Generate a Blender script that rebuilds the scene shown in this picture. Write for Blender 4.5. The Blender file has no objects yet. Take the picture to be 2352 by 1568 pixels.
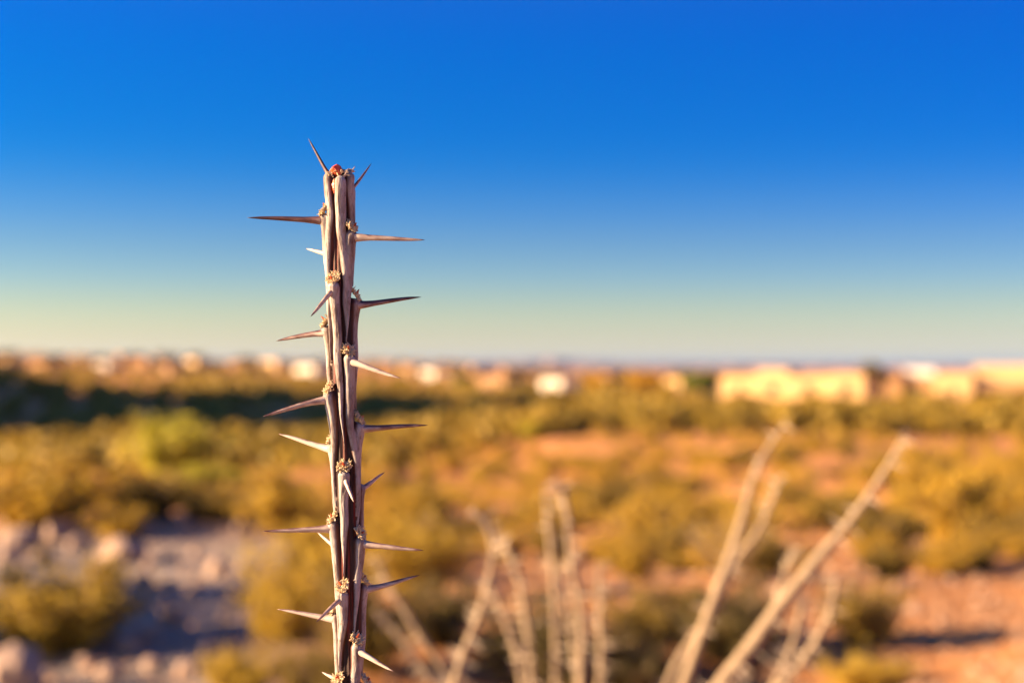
import bpy, math, random
import numpy as np
from mathutils import Vector
R_ = math.radians
rng = np.random.default_rng(7)
random.seed(7)
S = bpy.context.scene
COL = S.collection

# ------------------------------------------------------------------ camera
F = 3267.0                      # focal length in pixels of a 2352 x 1568 picture
CX, CY, HOR = 1176.0, 784.0, 842.0
EYE = 1.55
PITCH = math.atan((HOR - CY) / F)
camd = bpy.data.cameras.new('camera')
cam = bpy.data.objects.new('camera', camd)
COL.objects.link(cam)
cam.location = (0, 0, EYE)
cam.rotation_euler = (math.pi / 2 + PITCH, 0, 0)
camd.sensor_width = 36.0
camd.lens = 36.0 * F / 2352.0
camd.clip_start = 0.02
camd.clip_end = 60000
FOCUS = 0.476
camd.dof.use_dof = True
camd.dof.focus_distance = FOCUS
camd.dof.aperture_fstop = camd.lens / 6.6          # 6.6 mm pupil
S.camera = cam
C0 = np.array([0, 0, EYE])
RT = np.array([1.0, 0, 0])
FW = np.array([0, math.cos(PITCH), math.sin(PITCH)])
UP = np.array([0, -math.sin(PITCH), math.cos(PITCH)])

def unproj(px, py, D):
    """photo pixel (2352 wide) at camera depth D metres -> world point"""
    return C0 + D * (FW + RT * ((px - CX) / F) + UP * ((CY - py) / F))

# ------------------------------------------------------------------ sky and sun
SUN_AZ, SUN_EL = -98.0, 16.5
w = bpy.data.worlds.new('World')
S.world = w
w.use_nodes = True
nt = w.node_tree
nt.nodes.clear()
tc = nt.nodes.new('ShaderNodeTexCoord')
vm = nt.nodes.new('ShaderNodeVectorMath'); vm.operation = 'MULTIPLY'; vm.inputs[1].default_value = (1, 1, 3.0)
nn = nt.nodes.new('ShaderNodeVectorMath'); nn.operation = 'NORMALIZE'
sk = nt.nodes.new('ShaderNodeTexSky')
sk.sky_type = 'NISHITA'; sk.sun_disc = False
sk.dust_density = 1.5; sk.sun_elevation = R_(SUN_EL); sk.sun_rotation = R_(SUN_AZ)
sep = nt.nodes.new('ShaderNodeSeparateXYZ')
rp = nt.nodes.new('ShaderNodeValToRGB')
EXPOSURE = 2.1
SKY_SCALE = 5.0 * 2 ** (0.55 - EXPOSURE)
SKY = [(0.0052, (0.4355, 0.4199, 0.4616)),
       (0.0159, (0.3135, 0.2642, 0.2391)),
       (0.0282, (0.3056, 0.2534, 0.1896)),
       (0.0434, (0.2797, 0.2532, 0.1820)),
       (0.0618, (0.2095, 0.2454, 0.2337)),
       (0.0831, (0.1504, 0.2219, 0.2603)),
       (0.1043, (0.0962, 0.2059, 0.3054)),
       (0.1343, (0.0160, 0.1763, 0.3521)),
       (0.1641, (0.0010, 0.1653, 0.3924)),
       (0.2079, (0.0005, 0.1645, 0.4409)),
       (0.2506, (0.0005, 0.1560, 0.4722)), (0.4500, (0.0550, 0.1700, 0.4200)), (0.7000, (0.1300, 0.2000, 0.3800)), (1.0000, (0.1500, 0.2100, 0.3600))]
rp.color_ramp.interpolation = 'B_SPLINE'
el = rp.color_ramp.elements
while len(el) < len(SKY): el.new(0.5)
for e, (p, c) in zip(el, SKY):
    e.position = p; e.color = (*c, 1)
mx = nt.nodes.new('ShaderNodeMix'); mx.data_type = 'RGBA'; mx.blend_type = 'MULTIPLY'; mx.inputs[0].default_value = 1
bg = nt.nodes.new('ShaderNodeBackground'); bg.inputs[1].default_value = 0.1
sc_ = nt.nodes.new('ShaderNodeVectorMath'); sc_.operation = 'SCALE'; sc_.inputs[3].default_value = SKY_SCALE
wo = nt.nodes.new('ShaderNodeOutputWorld')
k = nt.links.new
k(tc.outputs['Generated'], vm.inputs[0]); k(vm.outputs[0], nn.inputs[0]); k(nn.outputs[0], sk.inputs[0])
k(tc.outputs['Generated'], sep.inputs[0]); k(sep.outputs[2], rp.inputs[0])
k(sk.outputs[0], mx.inputs[6]); k(rp.outputs[0], mx.inputs[7])
hz = nt.nodes.new('ShaderNodeVectorMath'); hz.operation = 'DOT_PRODUCT'; hz.inputs[1].default_value = (math.sin(R_(SUN_AZ)), math.cos(R_(SUN_AZ)), 0)
k(tc.outputs['Generated'], hz.inputs[0])
gl = nt.nodes.new('ShaderNodeVectorMath'); gl.operation = 'MULTIPLY_ADD'; gl.inputs[1].default_value = (0.36, 0.27, 0.06); gl.inputs[2].default_value = (1, 1, 1)
k(hz.outputs['Value'], gl.inputs[0])
mg = nt.nodes.new('ShaderNodeVectorMath'); mg.operation = 'MULTIPLY'
k(mx.outputs[2], mg.inputs[0]); k(gl.outputs[0], mg.inputs[1])
k(mg.outputs[0], sc_.inputs[0]); k(sc_.outputs[0], bg.inputs[0]); k(bg.outputs[0], wo.inputs[0])

sd = bpy.data.lights.new('sun', 'SUN')
sun = bpy.data.objects.new('sun', sd)
COL.objects.link(sun)
sd.energy = 5.0; sd.angle = R_(0.53); sd.color = (1.0, 0.69, 0.39)
to_sun = Vector((math.sin(R_(SUN_AZ)) * math.cos(R_(SUN_EL)), math.cos(R_(SUN_AZ)) * math.cos(R_(SUN_EL)), math.sin(R_(SUN_EL))))
sun.rotation_euler = to_sun.to_track_quat('Z', 'Y').to_euler()
sun.location = (-20, -8, 30)

vs = S.view_settings
vs.view_transform = 'Standard'; vs.look = 'None'; vs.gamma = 1.0; vs.use_curve_mapping = False
vs.exposure = EXPOSURE
S.render.engine = 'CYCLES'
cy = S.cycles
cy.use_denoising = True
cy.max_bounces = 6; cy.diffuse_bounces = 3; cy.glossy_bounces = 2; cy.transmission_bounces = 3; cy.volume_bounces = 0
cy.sample_clamp_indirect = 6
cy.caustics_reflective = False; cy.caustics_refractive = False

# ------------------------------------------------------------------ materials
def mat(name):
    m = bpy.data.materials.new(name); m.use_nodes = True
    t = m.node_tree; t.nodes.clear()
    o = t.nodes.new('ShaderNodeOutputMaterial')
    b = t.nodes.new('ShaderNodeBsdfPrincipled')
    t.links.new(b.outputs[0], o.inputs[0])
    return m, t, b, o

def node(t, typ, **kw):
    n = t.nodes.new('ShaderNode' + typ)
    for a, v in kw.items():
        if a.startswith('i'): n.inputs[int(a[1:])].default_value = v
        else: setattr(n, a, v)
    return n

def ramp(t, src, stops, interp='LINEAR'):
    r = t.nodes.new('ShaderNodeValToRGB'); r.color_ramp.interpolation = interp
    e = r.color_ramp.elements
    while len(e) < len(stops): e.new(0.5)
    for q, (p, c) in zip(e, stops):
        q.position = p; q.color = (*c, 1) if len(c) == 3 else c
    t.links.new(src, r.inputs[0])
    return r.outputs[0]

def mix(t, f, a, b, blend='MIX'):
    m = t.nodes.new('ShaderNodeMix'); m.data_type = 'RGBA'; m.blend_type = blend
    for s, v in ((0, f), (6, a), (7, b)):
        if hasattr(v, 'links'): t.links.new(v, m.inputs[s])
        elif s == 0: m.inputs[0].default_value = v
        else: m.inputs[s].default_value = (*v, 1)
    return m.outputs[2]

def noise(t, scale, detail=4, rough=0.55, vec=None, stretch=None):
    n = node(t, 'TexNoise'); n.inputs['Scale'].default_value = scale
    n.inputs['Detail'].default_value = detail; n.inputs['Roughness'].default_value = rough
    if vec is None:
        g = t.nodes.new('ShaderNodeTexCoord'); vec = g.outputs['Object']
    if stretch:
        mp = t.nodes.new('ShaderNodeMapping'); mp.inputs['Scale'].default_value = stretch
        t.links.new(vec, mp.inputs[0]); vec = mp.outputs[0]
    t.links.new(vec, n.inputs['Vector'])
    return n.outputs[0]

def bump(t, b, h, strength, dist):
    bn = t.nodes.new('ShaderNodeBump'); bn.inputs['Strength'].default_value = strength; bn.inputs['Distance'].default_value = dist
    t.links.new(h, bn.inputs['Height']); t.links.new(bn.outputs[0], b.inputs['Normal'])

def attr(t, name):
    a = t.nodes.new('ShaderNodeAttribute'); a.attribute_name = name
    return a.outputs['Fac']

def math_(t, op, a, b=None):
    m = t.nodes.new('ShaderNodeMath'); m.operation = op
    for i, v in enumerate((a, b)):
        if v is None: continue
        if hasattr(v, 'links'): t.links.new(v, m.inputs[i])
        else: m.inputs[i].default_value = v
    return m.outputs[0]

M = {}
def simple(name, c1, c2, scale, rough=0.85, bumpd=0.0, detail=5):
    m, t, b, o = mat(name)
    n = noise(t, scale, detail)
    t.links.new(ramp(t, n, [(0.3, c1), (0.7, c2)]), b.inputs['Base Color'])
    b.inputs['Roughness'].default_value = rough
    b.inputs['Specular IOR Level'].default_value = 0.25
    if bumpd: bump(t, b, n, 0.6, bumpd)
    M[name] = m
    return m, t, b, o

def leaf_mat(name, cols, transl=0.35):
    m, t, b, o = mat(name)
    gi = t.nodes.new('ShaderNodeNewGeometry'); oi = t.nodes.new('ShaderNodeObjectInfo')
    f = math_(t, 'ADD', math_(t, 'MULTIPLY', gi.outputs['Random Per Island'], 0.55), math_(t, 'MULTIPLY', oi.outputs['Random'], 0.45))
    c = ramp(t, f, [(i / (len(cols) - 1) * 0.8 + 0.1, q) for i, q in enumerate(cols)])
    t.links.new(c, b.inputs['Base Color'])
    b.inputs['Roughness'].default_value = 0.6
    b.inputs['Specular IOR Level'].default_value = 0.3
    tr = t.nodes.new('ShaderNodeBsdfTranslucent'); t.links.new(c, tr.inputs[0])
    ms = t.nodes.new('ShaderNodeMixShader'); ms.inputs[0].default_value = transl
    t.links.new(b.outputs[0], ms.inputs[1]); t.links.new(tr.outputs[0], ms.inputs[2]); t.links.new(ms.outputs[0], o.inputs[0])
    M[name] = m

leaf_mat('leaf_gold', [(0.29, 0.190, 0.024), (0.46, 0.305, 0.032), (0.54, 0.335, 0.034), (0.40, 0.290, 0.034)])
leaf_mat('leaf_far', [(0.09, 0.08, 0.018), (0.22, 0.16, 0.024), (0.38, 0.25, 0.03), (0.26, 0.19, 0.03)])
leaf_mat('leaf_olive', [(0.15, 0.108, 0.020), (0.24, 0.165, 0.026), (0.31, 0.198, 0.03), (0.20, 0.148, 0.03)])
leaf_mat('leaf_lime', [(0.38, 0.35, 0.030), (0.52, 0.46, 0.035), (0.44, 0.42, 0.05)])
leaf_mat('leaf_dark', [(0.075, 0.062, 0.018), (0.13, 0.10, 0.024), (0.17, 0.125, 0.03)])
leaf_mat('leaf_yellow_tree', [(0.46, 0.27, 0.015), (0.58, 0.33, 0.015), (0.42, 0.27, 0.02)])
leaf_mat('leaf_shade_brown', [(0.11, 0.072, 0.038), (0.18, 0.115, 0.05), (0.26, 0.16, 0.06), (0.15, 0.10, 0.05)])  # dark brown leaves that stand in for the gully's shade
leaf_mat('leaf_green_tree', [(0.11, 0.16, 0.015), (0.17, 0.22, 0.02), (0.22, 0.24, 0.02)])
simple('twig', (0.16, 0.11, 0.075), (0.30, 0.22, 0.15), 40)
simple('rock', (0.27, 0.19, 0.15), (0.40, 0.28, 0.21), 6, 0.9, 0.01)
simple('gravel', (0.26, 0.16, 0.10), (0.44, 0.26, 0.15), 9, 0.9)
simple('stucco_tan', (0.33, 0.20, 0.105), (0.38, 0.235, 0.125), 0.8, 0.9)
simple('stucco_orange', (0.36, 0.20, 0.095), (0.42, 0.235, 0.115), 0.8, 0.9)
simple('stucco_cream', (0.56, 0.375, 0.175), (0.62, 0.42, 0.20), 0.8, 0.9)
simple('white_paint', (0.66, 0.60, 0.52), (0.72, 0.66, 0.58), 0.8, 0.8)
simple('roof_gravel', (0.45, 0.38, 0.31), (0.55, 0.46, 0.38), 3, 0.9)
simple('roof_tile', (0.34, 0.16, 0.09), (0.45, 0.22, 0.12), 3, 0.9)
simple('door_wood', (0.12, 0.065, 0.035), (0.18, 0.10, 0.05), 6, 0.6)
simple('frame_dark', (0.05, 0.04, 0.035), (0.08, 0.065, 0.05), 6, 0.5)
m, t, b, o = mat('glass'); b.inputs['Base Color'].default_value = (0.03, 0.035, 0.04, 1); b.inputs['Roughness'].default_value = 0.08
t.links.new(ramp(t, noise(t, 0.7), [(0.3, (0.02, 0.025, 0.03)), (0.7, (0.05, 0.055, 0.06))]), b.inputs['Base Color']); M['glass'] = m
simple('mountain_rock', (0.16, 0.11, 0.10), (0.26, 0.18, 0.15), 0.004, 0.95)
simple('pale_stem', (0.24, 0.175, 0.11), (0.34, 0.25, 0.16), 90, 0.8, 0.0006)
simple('pale_spine', (0.42, 0.32, 0.24), (0.55, 0.44, 0.34), 200, 0.7)

# desert soil
m, t, b, o = mat('desert_soil')
gco = t.nodes.new('ShaderNodeTexCoord').outputs['Object']
n1 = noise(t, 0.35, 6, 0.6, gco); n2 = noise(t, 7.0, 6, 0.65, gco); n3 = noise(t, 45.0, 3, 0.6, gco)
soil = ramp(t, n1, [(0.30, (0.42, 0.185, 0.075)), (0.52, (0.58, 0.265, 0.10)), (0.72, (0.66, 0.32, 0.13))])
gray = ramp(t, n1, [(0.30, (0.25, 0.205, 0.18)), (0.7, (0.40, 0.335, 0.295))])
sx = node(t, 'SeparateXYZ'); t.links.new(gco, sx.inputs[0])
side = math_(t, 'ADD', math_(t, 'ADD', math_(t, 'MULTIPLY', sx.outputs[0], 1.0), math_(t, 'MULTIPLY', sx.outputs[1], 0.13)), math_(t, 'MULTIPLY', n1, 1.2))      # grey stony ground by the wash, west of the path
mrg = node(t, 'MapRange'); mrg.inputs[1].default_value = -0.1; mrg.inputs[2].default_value = 0.7
t.links.new(side, mrg.inputs[0])
fary = node(t, 'MapRange'); fary.inputs[1].default_value = 27; fary.inputs[2].default_value = 35; t.links.new(sx.outputs[1], fary.inputs[0])
fmix = math_(t, 'MAXIMUM', mrg.outputs[0], fary.outputs[0])
base = mix(t, fmix, gray, soil)
base = mix(t, 0.55, base, ramp(t, n2, [(0.25, (0.45, 0.42, 0.40)), (0.5, (0.95, 0.95, 0.95)), (0.75, (1.25, 1.2, 1.15))]), 'MULTIPLY')
t.links.new(base, b.inputs['Base Color']); b.inputs['Roughness'].default_value = 0.95; b.inputs['Specular IOR Level'].default_value = 0.1
hh = math_(t, 'ADD', math_(t, 'MULTIPLY', n2, 1.0), math_(t, 'MULTIPLY', n3, 0.3))
bump(t, b, hh, 0.9, 0.12)
M['desert_soil'] = m

# ------------------------------------------------------------------ mesh helpers
def mesh(name, v, f, m=None, smooth=False):
    me = bpy.data.meshes.new(name)
    me.from_pydata([tuple(p) for p in v] if not isinstance(v, np.ndarray) else v.tolist(), [], [tuple(int(i) for i in q) for q in f] if not isinstance(f, np.ndarray) else f.tolist())
    if m: me.materials.append(M[m])
    if smooth: me.polygons.foreach_set('use_smooth', np.ones(len(me.polygons), bool))
    me.update()
    return me

def obj(name, me, parent=None, loc=None, rotz=0.0, scale=None):
    o = bpy.data.objects.new(name, me)
    COL.objects.link(o)
    if parent: o.parent = parent
    if loc is not None: o.location = tuple(float(q) for q in loc)
    if rotz: o.rotation_euler = (0, 0, rotz)
    if scale is not None: o.scale = scale
    return o

def tag(o, label=None, cat=None, group=None, kind=None):
    if label: o['label'] = label
    if cat: o['category'] = cat
    if group: o['group'] = group
    if kind: o['kind'] = kind
    return o

class MB:
    def __init__(s): s.v = []; s.f = []
    def add(s, v, f):
        n = len(s.v); s.v.extend([tuple(p) for p in v]); s.f.extend([tuple(i + n for i in q) for q in f])
    def box(s, x0, x1, y0, y1, z0, z1):
        s.add([(x0, y0, z0), (x1, y0, z0), (x1, y1, z0), (x0, y1, z0), (x0, y0, z1), (x1, y0, z1), (x1, y1, z1), (x0, y1, z1)],
              [(0, 3, 2, 1), (4, 5, 6, 7), (0, 1, 5, 4), (1, 2, 6, 5), (2, 3, 7, 6), (3, 0, 4, 7)])
    def tube(s, pts, rad, n=6, cap=True):
        pts = np.array(pts, float); N = len(pts)
        tan = np.gradient(pts, axis=0); tan /= np.linalg.norm(tan, axis=1)[:, None] + 1e-12
        ref = np.array([0.31, 0.87, 0.38]) if abs(tan[0] @ np.array([0.31, 0.87, 0.38])) < 0.9 else np.array([1.0, 0, 0])
        V = []
        for i in range(N):
            a = np.cross(tan[i], ref); a /= np.linalg.norm(a); c = np.cross(tan[i], a)
            for j in range(n):
                q = 2 * math.pi * j / n
                V.append(pts[i] + rad[i] * (a * math.cos(q) + c * math.sin(q)))
        Fc = []
        for i in range(N - 1):
            for j in range(n):
                Fc.append((i * n + j, i * n + (j + 1) % n, (i + 1) * n + (j + 1) % n, (i + 1) * n + j))
        if cap:
            Fc.append(tuple(range(n))[::-1]); Fc.append(tuple((N - 1) * n + j for j in range(n)))
        s.add(V, Fc)
    def mesh(s, name, m, smooth=False): return mesh(name, s.v, s.f, m, smooth)

def lattice(x, y, seed):
    def h(i, j):
        q = np.sin(i * 127.1 + j * 311.7 + seed * 74.7) * 43758.5453
        return q - np.floor(q)
    i = np.floor(x); j = np.floor(y); fx = x - i; fy = y - j
    fx = fx * fx * (3 - 2 * fx); fy = fy * fy * (3 - 2 * fy)
    return (h(i, j) * (1 - fx) + h(i + 1, j) * fx) * (1 - fy) + (h(i, j + 1) * (1 - fx) + h(i + 1, j + 1) * fx) * fy - 0.5

def sstep(a, b, x):
    q = np.clip((x - a) / (b - a), 0, 1)
    return q * q * (3 - 2 * q)

# ------------------------------------------------------------------ terrain
def H(x, y):
    x = np.asarray(x, float); y = np.asarray(y, float)
    d = np.hypot(x, y); az = np.degrees(np.arctan2(x, y))
    z = np.interp(d, [0, 4, 8, 15, 27, 50, 80, 130, 200, 400, 1000, 3000, 8000, 14000],
                  [0, 0, -0.15, -0.9, -1.85, -2.5, -2.9, -3.2, -3.4, -4.2, -6, -8, -6, -4])
    front = sstep(75, 40, np.abs(az))
    left = sstep(4, -7, az) * front
    z = z - 2.2 * left * sstep(55, 85, d) * sstep(190, 130, d)                      # gully
    z = z + left * np.interp(d, [190, 260, 420, 560, 720, 1300, 3000], [0, 1.0, 2.4, 4.2, 7.6, 8.5, 0])
    z = z + 4.0 * sstep(-12, -19, az) * front * np.exp(-((d - 730) / 130) ** 2)
    mid = sstep(16, 3, az) * sstep(-9, -1, az)
    z = z + mid * np.interp(d, [300, 600, 900, 1600, 3000], [0, 1.2, 3.0, 3, 0])
    z = z + 33 * np.exp(-(((x + 98) / np.where(x > -98, 24, 70)) ** 2 + ((y - 150) / 46) ** 2)) * (1 + 0.22 * lattice(x / 19, y / 19, 8) + 0.10 * lattice(x / 6, y / 6, 9))            # unseen hill added west of the view to shade the gully
    z = z + 0.055 * np.clip(x, 0, 14) * sstep(3, 10, d) * sstep(120, 40, d)
    z = z - 0.55 * np.exp(-(((x - 0.55) / 1.5) ** 2 + ((y - 7.8) / 1.1) ** 2))              # hollow added so the low sun leaves this ground shaded
    amp = sstep(3, 9, d)
    z = z + amp * (0.55 * lattice(x / 7.0, y / 7.0, 1) + 0.22 * lattice(x / 2.3, y / 2.3, 2) + 0.07 * lattice(x / 0.7, y / 0.7, 3))
    z = z + sstep(30, 90, d) * 1.1 * lattice(x / 31, y / 31, 4) + sstep(250, 500, d) * 5.0 * lattice(x / 140, y / 140, 5) * (0.3 + left)
    return z

def ground_hit(px, py, dmax=2500):
    v = FW + RT * ((px - CX) / F) + UP * ((CY - py) / F)
    v = v / np.linalg.norm(v)
    d = 1.0 * 1.004 ** np.arange(0, int(math.log(dmax) / math.log(1.004)))
    P = C0[None] + d[:, None] * v[None]
    u = P[:, 2] < H(P[:, 0], P[:, 1])
    i = int(np.argmax(u)) if u.any() else len(d) - 1
    p = P[i]
    return np.array([p[0], p[1], float(H(p[0], p[1]))])

azs = np.unique(np.round(np.concatenate([np.arange(-180, -27, 3.0), np.arange(-27, 27.01, 0.15), np.arange(30, 180, 3.0)]), 3))
rad = 0.35 * 1.0255 ** np.arange(0, int(math.log(14000 / 0.35) / math.log(1.0255)) + 1)
A, Rr = np.meshgrid(np.radians(azs), rad)
X = Rr * np.sin(A); Y = Rr * np.cos(A)
V = np.stack([X.ravel(), Y.ravel(), H(X, Y).ravel()], 1)
nA, nR = len(azs), len(rad)
i, j = np.meshgrid(np.arange(nR - 1), np.arange(nA), indexing='ij')
jn = (j + 1) % nA
Q = np.stack([i * nA + j, i * nA + jn, (i + 1) * nA + jn, (i + 1) * nA + j], -1).reshape(-1, 4)[:, ::-1]
V = np.vstack([V, [[0, 0, 0]]])
Fl = Q.tolist() + [(nR * nA, (j + 1) % nA, j) for j in range(nA)]
gm = mesh('ground', V, Fl, 'desert_soil', True)
tag(obj('ground', gm), kind='structure')

# far mountains
def mountains(name, D, prof, depth):
    """prof: (pixel x, pixel y) ridge line, at distance D"""
    prof = np.array(prof, float)
    xs = np.arange(prof[0, 0], prof[-1, 0], 6.0)
    ys = np.interp(xs, prof[:, 0], prof[:, 1])
    ys = ys + 3.0 * lattice(xs / 40, xs * 0 + 0.3, 11) + 1.6 * lattice(xs / 13, xs * 0 + 0.3, 12)
    v = []
    for a, b_ in zip(xs, ys):
        p = unproj(a, b_, D); q = p - C0; q[2] = 0; q /= np.linalg.norm(q)
        r = 0.5 + lattice(np.array(a / 23.0), np.array(0.7), 13)
        z0 = float(H(p[0], p[1])) - 30
        v += [(*(p[:2] - q[:2] * depth), z0), (*(p[:2] - q[:2] * depth * (0.25 + 0.4 * r)), z0 + (p[2] - z0) * (0.62 + 0.2 * float(r))), tuple(p), (*(p[:2] + q[:2] * depth), z0)]
    f = []
    for c in range(len(xs) - 1):
        for r in range(3): f.append((c * 4 + r, (c + 1) * 4 + r, (c + 1) * 4 + r + 1, c * 4 + r + 1))
    tag(obj(name, mesh(name, v, f, 'mountain_rock')), kind='structure')
mountains('mountain_range', 8500, [(-2500, 838), (300, 834), (900, 832), (1150, 831), (1215, 826), (1270, 820), (1320, 825), (1390, 832), (1600, 835), (1900, 836), (2100, 839), (2500, 837), (4700, 838)], 900)
mountains('foothills', 5500, [(-2500, 842), (500, 838), (1000, 836), (1500, 838), (2000, 839), (2600, 838), (4700, 842)], 600)

# ------------------------------------------------------------------ vegetation prototypes
def shrub_mesh(seed, leaves, leaf, spread=0.62, height=1.0, branches=16, droop=0.0):
    """unit shrub, 1 m tall: branching stems from one root and leaf-sized faces along their outer parts"""
    r = np.random.default_rng(seed)
    tw = MB(); tips = []
    for b_ in range(branches):
        a = r.uniform(0, 2 * math.pi); sp = spread * math.sqrt(r.uniform(0.02, 1)); hgt = height * r.uniform(0.6, 1.0) * (1 - 0.35 * (sp / spread) ** 2)
        p0 = np.array([r.normal(0, 0.03), r.normal(0, 0.03), -0.06])
        p3 = np.array([math.cos(a) * sp, math.sin(a) * sp, hgt])
        p1 = np.array([math.cos(a) * sp * 0.25, math.sin(a) * sp * 0.25, hgt * 0.35])
        pts = [(1 - u) ** 2 * p0 + 2 * u * (1 - u) * p1 + u * u * p3 + r.normal(0, 0.015, 3) * u for u in np.linspace(0, 1, 5)]
        tw.tube(pts, [0.016, 0.013, 0.010, 0.007, 0.003], 4, False)
        tips.append((pts, 1.0))
        for _ in range(4):
            u = r.uniform(0.3, 0.85); q = pts[int(u * 4)]
            e = q + np.array([r.normal(0, 0.16), r.normal(0, 0.16), r.uniform(0.03, 0.26)])
            e[2] = min(e[2], height * 1.03)
            pp = [q + (e - q) * s for s in (0, 0.5, 1)]
            pp[1] = pp[1] + r.normal(0, 0.02, 3)
            tw.tube(pp, [0.007, 0.005, 0.002], 3, False)
            tips.append((pp, 1.3))
    wts = np.array([t_[1] for t_ in tips]); wts /= wts.sum()
    n = leaves
    pick = r.choice(len(tips), n, p=wts)
    cen = np.zeros((n, 3))
    for q in range(n):
        pts = tips[pick[q]][0]; u = r.beta(2.2, 1.0) * (len(pts) - 1)
        i_ = min(int(u), len(pts) - 2); fr = u - i_
        cen[q] = pts[i_] * (1 - fr) + pts[i_ + 1] * fr
    cen += r.normal(0, 0.038, (n, 3)); cen[:, 2] = np.maximum(cen[:, 2], 0.02)
    nrm = r.normal(0, 1, (n, 3)); nrm[:, 2] += 0.3; nrm /= np.linalg.norm(nrm, axis=1)[:, None]
    a = np.cross(nrm, r.normal(0, 1, (n, 3))); a /= np.linalg.norm(a, axis=1)[:, None]
    c = np.cross(nrm, a)
    s = (leaf * r.uniform(0.6, 1.3, n))[:, None]
    V_ = np.stack([cen - a * s, cen - c * s * 0.5 + nrm * s * 0.1, cen + a * s, cen + c * s * 0.5 + nrm * s * 0.1], 1).reshape(-1, 3)
    Fq = np.arange(4 * n).reshape(n, 4)
    return tw, V_, Fq

PROTO = {}
def proto(kind, matname, n, leaves, leaf, **kw):
    L_ = []
    for q in range(n):
        tw, v, f = shrub_mesh(hash_(kind) + q, leaves, leaf, **kw)
        L_.append((tw.mesh(kind + '_branches', 'twig'), mesh(kind + '_foliage', v, f, matname)))
    PROTO[kind] = L_
def hash_(s): return sum(ord(c) * (i + 1) for i, c in enumerate(s)) % 9999
leaf_mat('leaf_near_gold', [(0.20, 0.13, 0.02), (0.46, 0.31, 0.03), (0.60, 0.42, 0.045), (0.32, 0.24, 0.03)])
proto('near_gold', 'leaf_near_gold', 3, 7000, 0.027, branches=30)
proto('near_olive', 'leaf_olive', 2, 7000, 0.027, branches=30)
proto('gold', 'leaf_gold', 5, 3000, 0.045, branches=22)
proto('olive', 'leaf_olive', 5, 3000, 0.045, branches=22)
proto('lime', 'leaf_lime', 3, 3000, 0.045, branches=22)
proto('dark', 'leaf_shade_brown', 4, 3000, 0.045, branches=22)
proto('near_dark', 'leaf_dark', 2, 7000, 0.027, branches=30)  # dark bushes, leaves deepened to add to the shade around the hollow
proto('dry', 'leaf_gold', 2, 600, 0.03)

def shrub(p, kind, h, wscale, name, label, group):
    me = random.choice(PROTO[kind])
    o = obj(name, None, None, (p[0], p[1], p[2] - 0.02), random.uniform(0, 6.28), (h * wscale * random.uniform(0.92, 1.08), h * wscale * random.uniform(0.92, 1.08), h))
    tag(o, label, 'shrub', group)
    obj('branches', me[0], o); obj('foliage', me[1], o)
    return o

GR = 'creosote shrubs scattered over the desert slope'
taken = []
def at_base(px, py, kind, hpx, wpx, name, label, group=None):
    """shrub whose foot is seen at pixel px,py and that is hpx high and wpx wide in the photo"""
    p = ground_hit(px, py); D = p[1]
    h = 1.25 * hpx * D / F; w_ = 1.15 * wpx * D / F
    taken.append((p[0], p[1], w_ / 2))
    return shrub(p, kind, h, w_ / h / 1.12, name, label, group)

# ---- shrubs one can single out
at_base(150, 1500, 'near_gold', 230, 390, 'creosote_bush', 'large golden speckled bush growing among pale rocks beside the grey wash')
at_base(660, 1475, 'near_gold', 245, 230, 'creosote_bush', 'tall yellow bush directly behind the thorny stem, on the edge of the grey wash')
at_base(560, 1590, 'near_gold', 110, 210, 'low_bush', 'low golden bush in front of the tall yellow bush by the wash')
at_base(720, 1620, 'near_olive', 150, 200, 'low_bush', 'brownish low bush at the foot of the thorny stem')
at_base(960, 1380, 'near_gold', 190, 240, 'creosote_bush', 'yellow green bush just past the thorny stem, above the dark hollow')
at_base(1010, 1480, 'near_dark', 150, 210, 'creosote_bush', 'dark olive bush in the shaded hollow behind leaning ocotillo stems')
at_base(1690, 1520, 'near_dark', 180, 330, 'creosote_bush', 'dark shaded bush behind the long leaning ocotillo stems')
at_base(1500, 1470, 'near_olive', 130, 260, 'creosote_bush', 'olive bush between the two clumps of ocotillo stems')
at_base(1980, 1480, 'near_olive', 150, 220, 'creosote_bush', 'olive bush at the edge of the open orange ground')
at_base(1990, 1600, 'near_gold', 110, 200, 'low_bush', 'small golden bush low on the orange ground under curved ocotillo stems')
at_base(270, 1240, 'gold', 85, 140, 'low_bush', 'small rounded golden bush on the rim of the grey wash')
at_base(90, 1215, 'gold', 165, 330, 'creosote_bush', 'wide golden olive bush above the pale rocks')
at_base(330, 1190, 'olive', 110, 220, 'creosote_bush', 'tall dark olive bush above the grey wash')
at_base(480, 1195, 'olive', 75, 190, 'creosote_bush', 'olive bush at the head of the grey wash')
at_base(640, 1230, 'gold', 150, 210, 'creosote_bush', 'dense golden green bush left of the thorny stem above the tall yellow bush')
at_base(380, 1092, 'lime', 140, 200, 'lime_bush', 'bright lime yellow bush among golden shrubs')
at_base(480, 1128, 'lime', 62, 190, 'lime_bush', 'low spreading lime green bush below the taller lime one')
at_base(1230, 1010, 'lime', 45, 65, 'lime_bush', 'small round pale green bush on a bare orange strip')
at_base(2190, 1250, 'gold', 190, 190, 'creosote_bush', 'tall olive gold bush alone at the top of the open orange ground')
at_base(2330, 1230, 'gold', 130, 160, 'creosote_bush', 'golden bush beside the tall olive gold one on the orange slope')

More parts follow.
